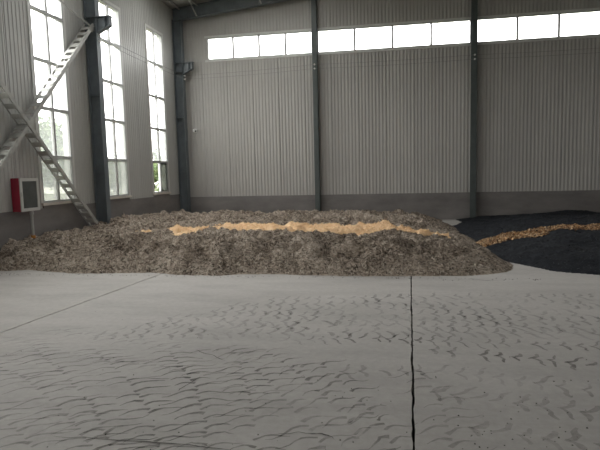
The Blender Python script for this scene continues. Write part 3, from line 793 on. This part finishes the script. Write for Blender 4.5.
def crack(pix, wid, label):
    P = np.array([ray_floor(*p) for p in pix]); s = np.linspace(0, len(P) - 1, len(P) * 9)
    x = np.interp(s, np.arange(len(P)), P[:, 0]) + 0.012 * fbm(s * 2, s * 0, 3, 191); y = np.interp(s, np.arange(len(P)), P[:, 1]) + 0.012 * fbm(s * 2, s * 0 + 8, 3, 201)
    n = len(s); V = []; F = []
    for i in range(n):
        w = wid * (0.4 + 0.6 * abs(vnoise(np.array([s[i] * 3]), np.array([0.0]), 3)[0])) * min(1, 4 * min(i + 0.3, n - 1 - i + 0.3) / n)
        t = np.array([x[min(i + 1, n - 1)] - x[max(i - 1, 0)], y[min(i + 1, n - 1)] - y[max(i - 1, 0)]]); t /= np.linalg.norm(t) + 1e-9
        V += [(x[i] - t[1] * w, y[i] + t[0] * w, 0.0042), (x[i] + t[1] * w, y[i] - t[0] * w, 0.0042)]
    F = [(2 * i, 2 * i + 1, 2 * i + 3, 2 * i + 2) for i in range(n - 1)]
    o = link('floor_crack', pydata('floor_crack', V, F), MT['crack']); tag(o, label, 'crack', 'hairline floor cracks')
crack([(45, 436), (85, 438), (145, 442), (215, 449), (260, 452)], 0.006, 'hairline crack along the bottom left of the floor')
crack([(176, 392), (188, 385), (201, 377)], 0.009, 'short slanting dark scratch left of the floor centre')
crack([(193, 349), (214, 356), (226, 361)], 0.008, 'short scratch on the floor in front of the heap')
crack([(272, 434), (300, 433), (322, 434), (338, 441)], 0.007, 'curved hairline crack at the bottom centre of the floor')
crack([(466, 278), (480, 280), (495, 281.5)], 0.013, 'dark smear on the floor before the brown heap corner')

# crumbs of dirt dropped on the slabs
V, F = [], []
def crumb(x, y, r):
    n0 = len(V)
    for a in range(5): V.append((x + r * math.cos(a * 1.2566 + x * 9) * random.uniform(.7, 1.2), y + r * math.sin(a * 1.2566 + x * 9) * random.uniform(.7, 1.2), 0.0))
    V.append((x, y, r * random.uniform(0.7, 1.2)))
    for a in range(5): F.append((n0 + a, n0 + (a + 1) % 5, n0 + 5))
for k in range(130):
    px, py = random.uniform(0, 600), random.uniform(300, 450)
    if k < 45: px, py = random.gauss(500, 55), random.uniform(395, 450)
    p = ray_floor(px, py); crumb(p[0], p[1], random.uniform(0.003, 0.007))
for k in range(200):       # spill along the foot of the heaps
    x = random.uniform(-7.4, 2.3); y = 8.5 - abs(random.gauss(0, 0.09)); crumb(x, y, random.uniform(0.004, 0.011))
o = link('dirt_crumbs', pydata('dirt_crumbs', V, F), MT['crumb']); tag(o, 'scattered dark dirt crumbs on the concrete floor', 'crumbs', kind='stuff')

# ------------------------------------------------------------------ outside, seen through the left windows
gd = MB().box(-120, 120, -80, 160, -0.5, -0.31).obj('ground', MT['grass']); tag(gd, 'pale grass outside the windows', kind='structure')
def tree(x, y, h, rad, trunk_h, label, n=2600, leaf=0.22):
    r = empty('tree', (x, y, -0.31)); tag(r, label, 'tree', 'trees outside the left windows')
    MB().tube([(0, 0, 0), (0.05, 0, trunk_h * 0.6), (0, 0.05, trunk_h + (h - trunk_h) * 0.5)], [0.16, 0.12, 0.05], 8).obj('trunk', MT['bark'], r)
    rg = np.random.default_rng(int(abs(x * 13 + y * 7)))
    cl = [(rg.normal(0, rad * 0.5), rg.normal(0, rad * 0.5), trunk_h + (h - trunk_h) * rg.uniform(0.15, 0.85), rad * rg.uniform(0.3, 0.6)) for _ in range(14)]
    ci = rg.integers(0, len(cl), n); C = np.array(cl)[ci]
    dv = rg.normal(size=(n, 3)); dv /= np.linalg.norm(dv, axis=1)[:, None]
    P = C[:, :3] + dv * (C[:, 3] * rg.random(n) ** 0.4)[:, None]
    P[:, 2] = np.clip(P[:, 2], 0.2, h)
    U = rg.normal(size=(n, 3)); U /= np.linalg.norm(U, axis=1)[:, None]; Vv = np.cross(U, rg.normal(size=(n, 3))); Vv /= np.linalg.norm(Vv, axis=1)[:, None]
    s = leaf * rg.uniform(0.6, 1.3, n)[:, None]
    Q = np.stack([P - U * s, P - Vv * s * 0.5, P + U * s, P + Vv * s * 0.5], 1).reshape(-1, 3)
    o = link('crown', fastmesh('crown', Q, np.arange(4 * n).reshape(n, 4)), MT['leaf'], r); o['kind'] = 'stuff'
tree(-28.0, 40.0, 7.4, 2.6, 2.0, 'leafy tree outside, seen through the window behind the cross brace')
tree(-35.0, 52.0, 6.0, 3.0, 1.4, 'broad tree far outside behind the cross braced window')
tree(-33.5, 60.0, 4.6, 2.6, 1.0, 'distant tree outside the window right of the bracketed column')
tree(-38.0, 66.0, 5.0, 3.0, 1.2, 'farthest tree outside, low on the horizon')
tree(-14.6, 30.2, 4.0, 1.3, 0.5, 'green bush outside the opened sash by the corner', 2200, 0.13)
tree(-18.6, 35.8, 3.6, 1.4, 0.5, 'second green bush outside near the corner window', 2000, 0.14)
sh = empty('shed', (-62, 72, -0.31)); tag(sh, 'long pale shed in the distance outside the windows', 'building')
MB().box(0, 18, 0, 6, 1.0, 3.6).obj('wall', MT['shed'], sh)
MB().box(0, 18, -0.05, 6, 0, 1.0).obj('base_band', MT['shed_white'], sh)
MB().prism([(-0.4, -0.5, 3.6), (-0.4, 6.5, 3.6), (-0.4, 3, 4.6)], (18.8, 0, 0)).obj('roof', MT['shed_roof'], sh)
nx = 24; V = []; F = []
for j in range(nx):
    for i in range(nx):
        u, v = i / (nx - 1) * 2 - 1, j / (nx - 1) * 2 - 1; q = max(0, 1 - u * u - v * v)
        V.append((u * 2.2, v * 1.4, 1.05 * q ** 0.8 * (1 + 0.15 * math.sin(7 * u + 3 * v))))
F = [(j * nx + i, j * nx + i + 1, (j + 1) * nx + i + 1, (j + 1) * nx + i) for j in range(nx - 1) for i in range(nx - 1)]
so = link('soil_mound', pydata('soil_mound', V, F, True), MT['soil']); so.location = (-12.6, 26.3, -0.31); tag(so, 'reddish soil mound outside the opened sash', 'soil', kind='stuff')
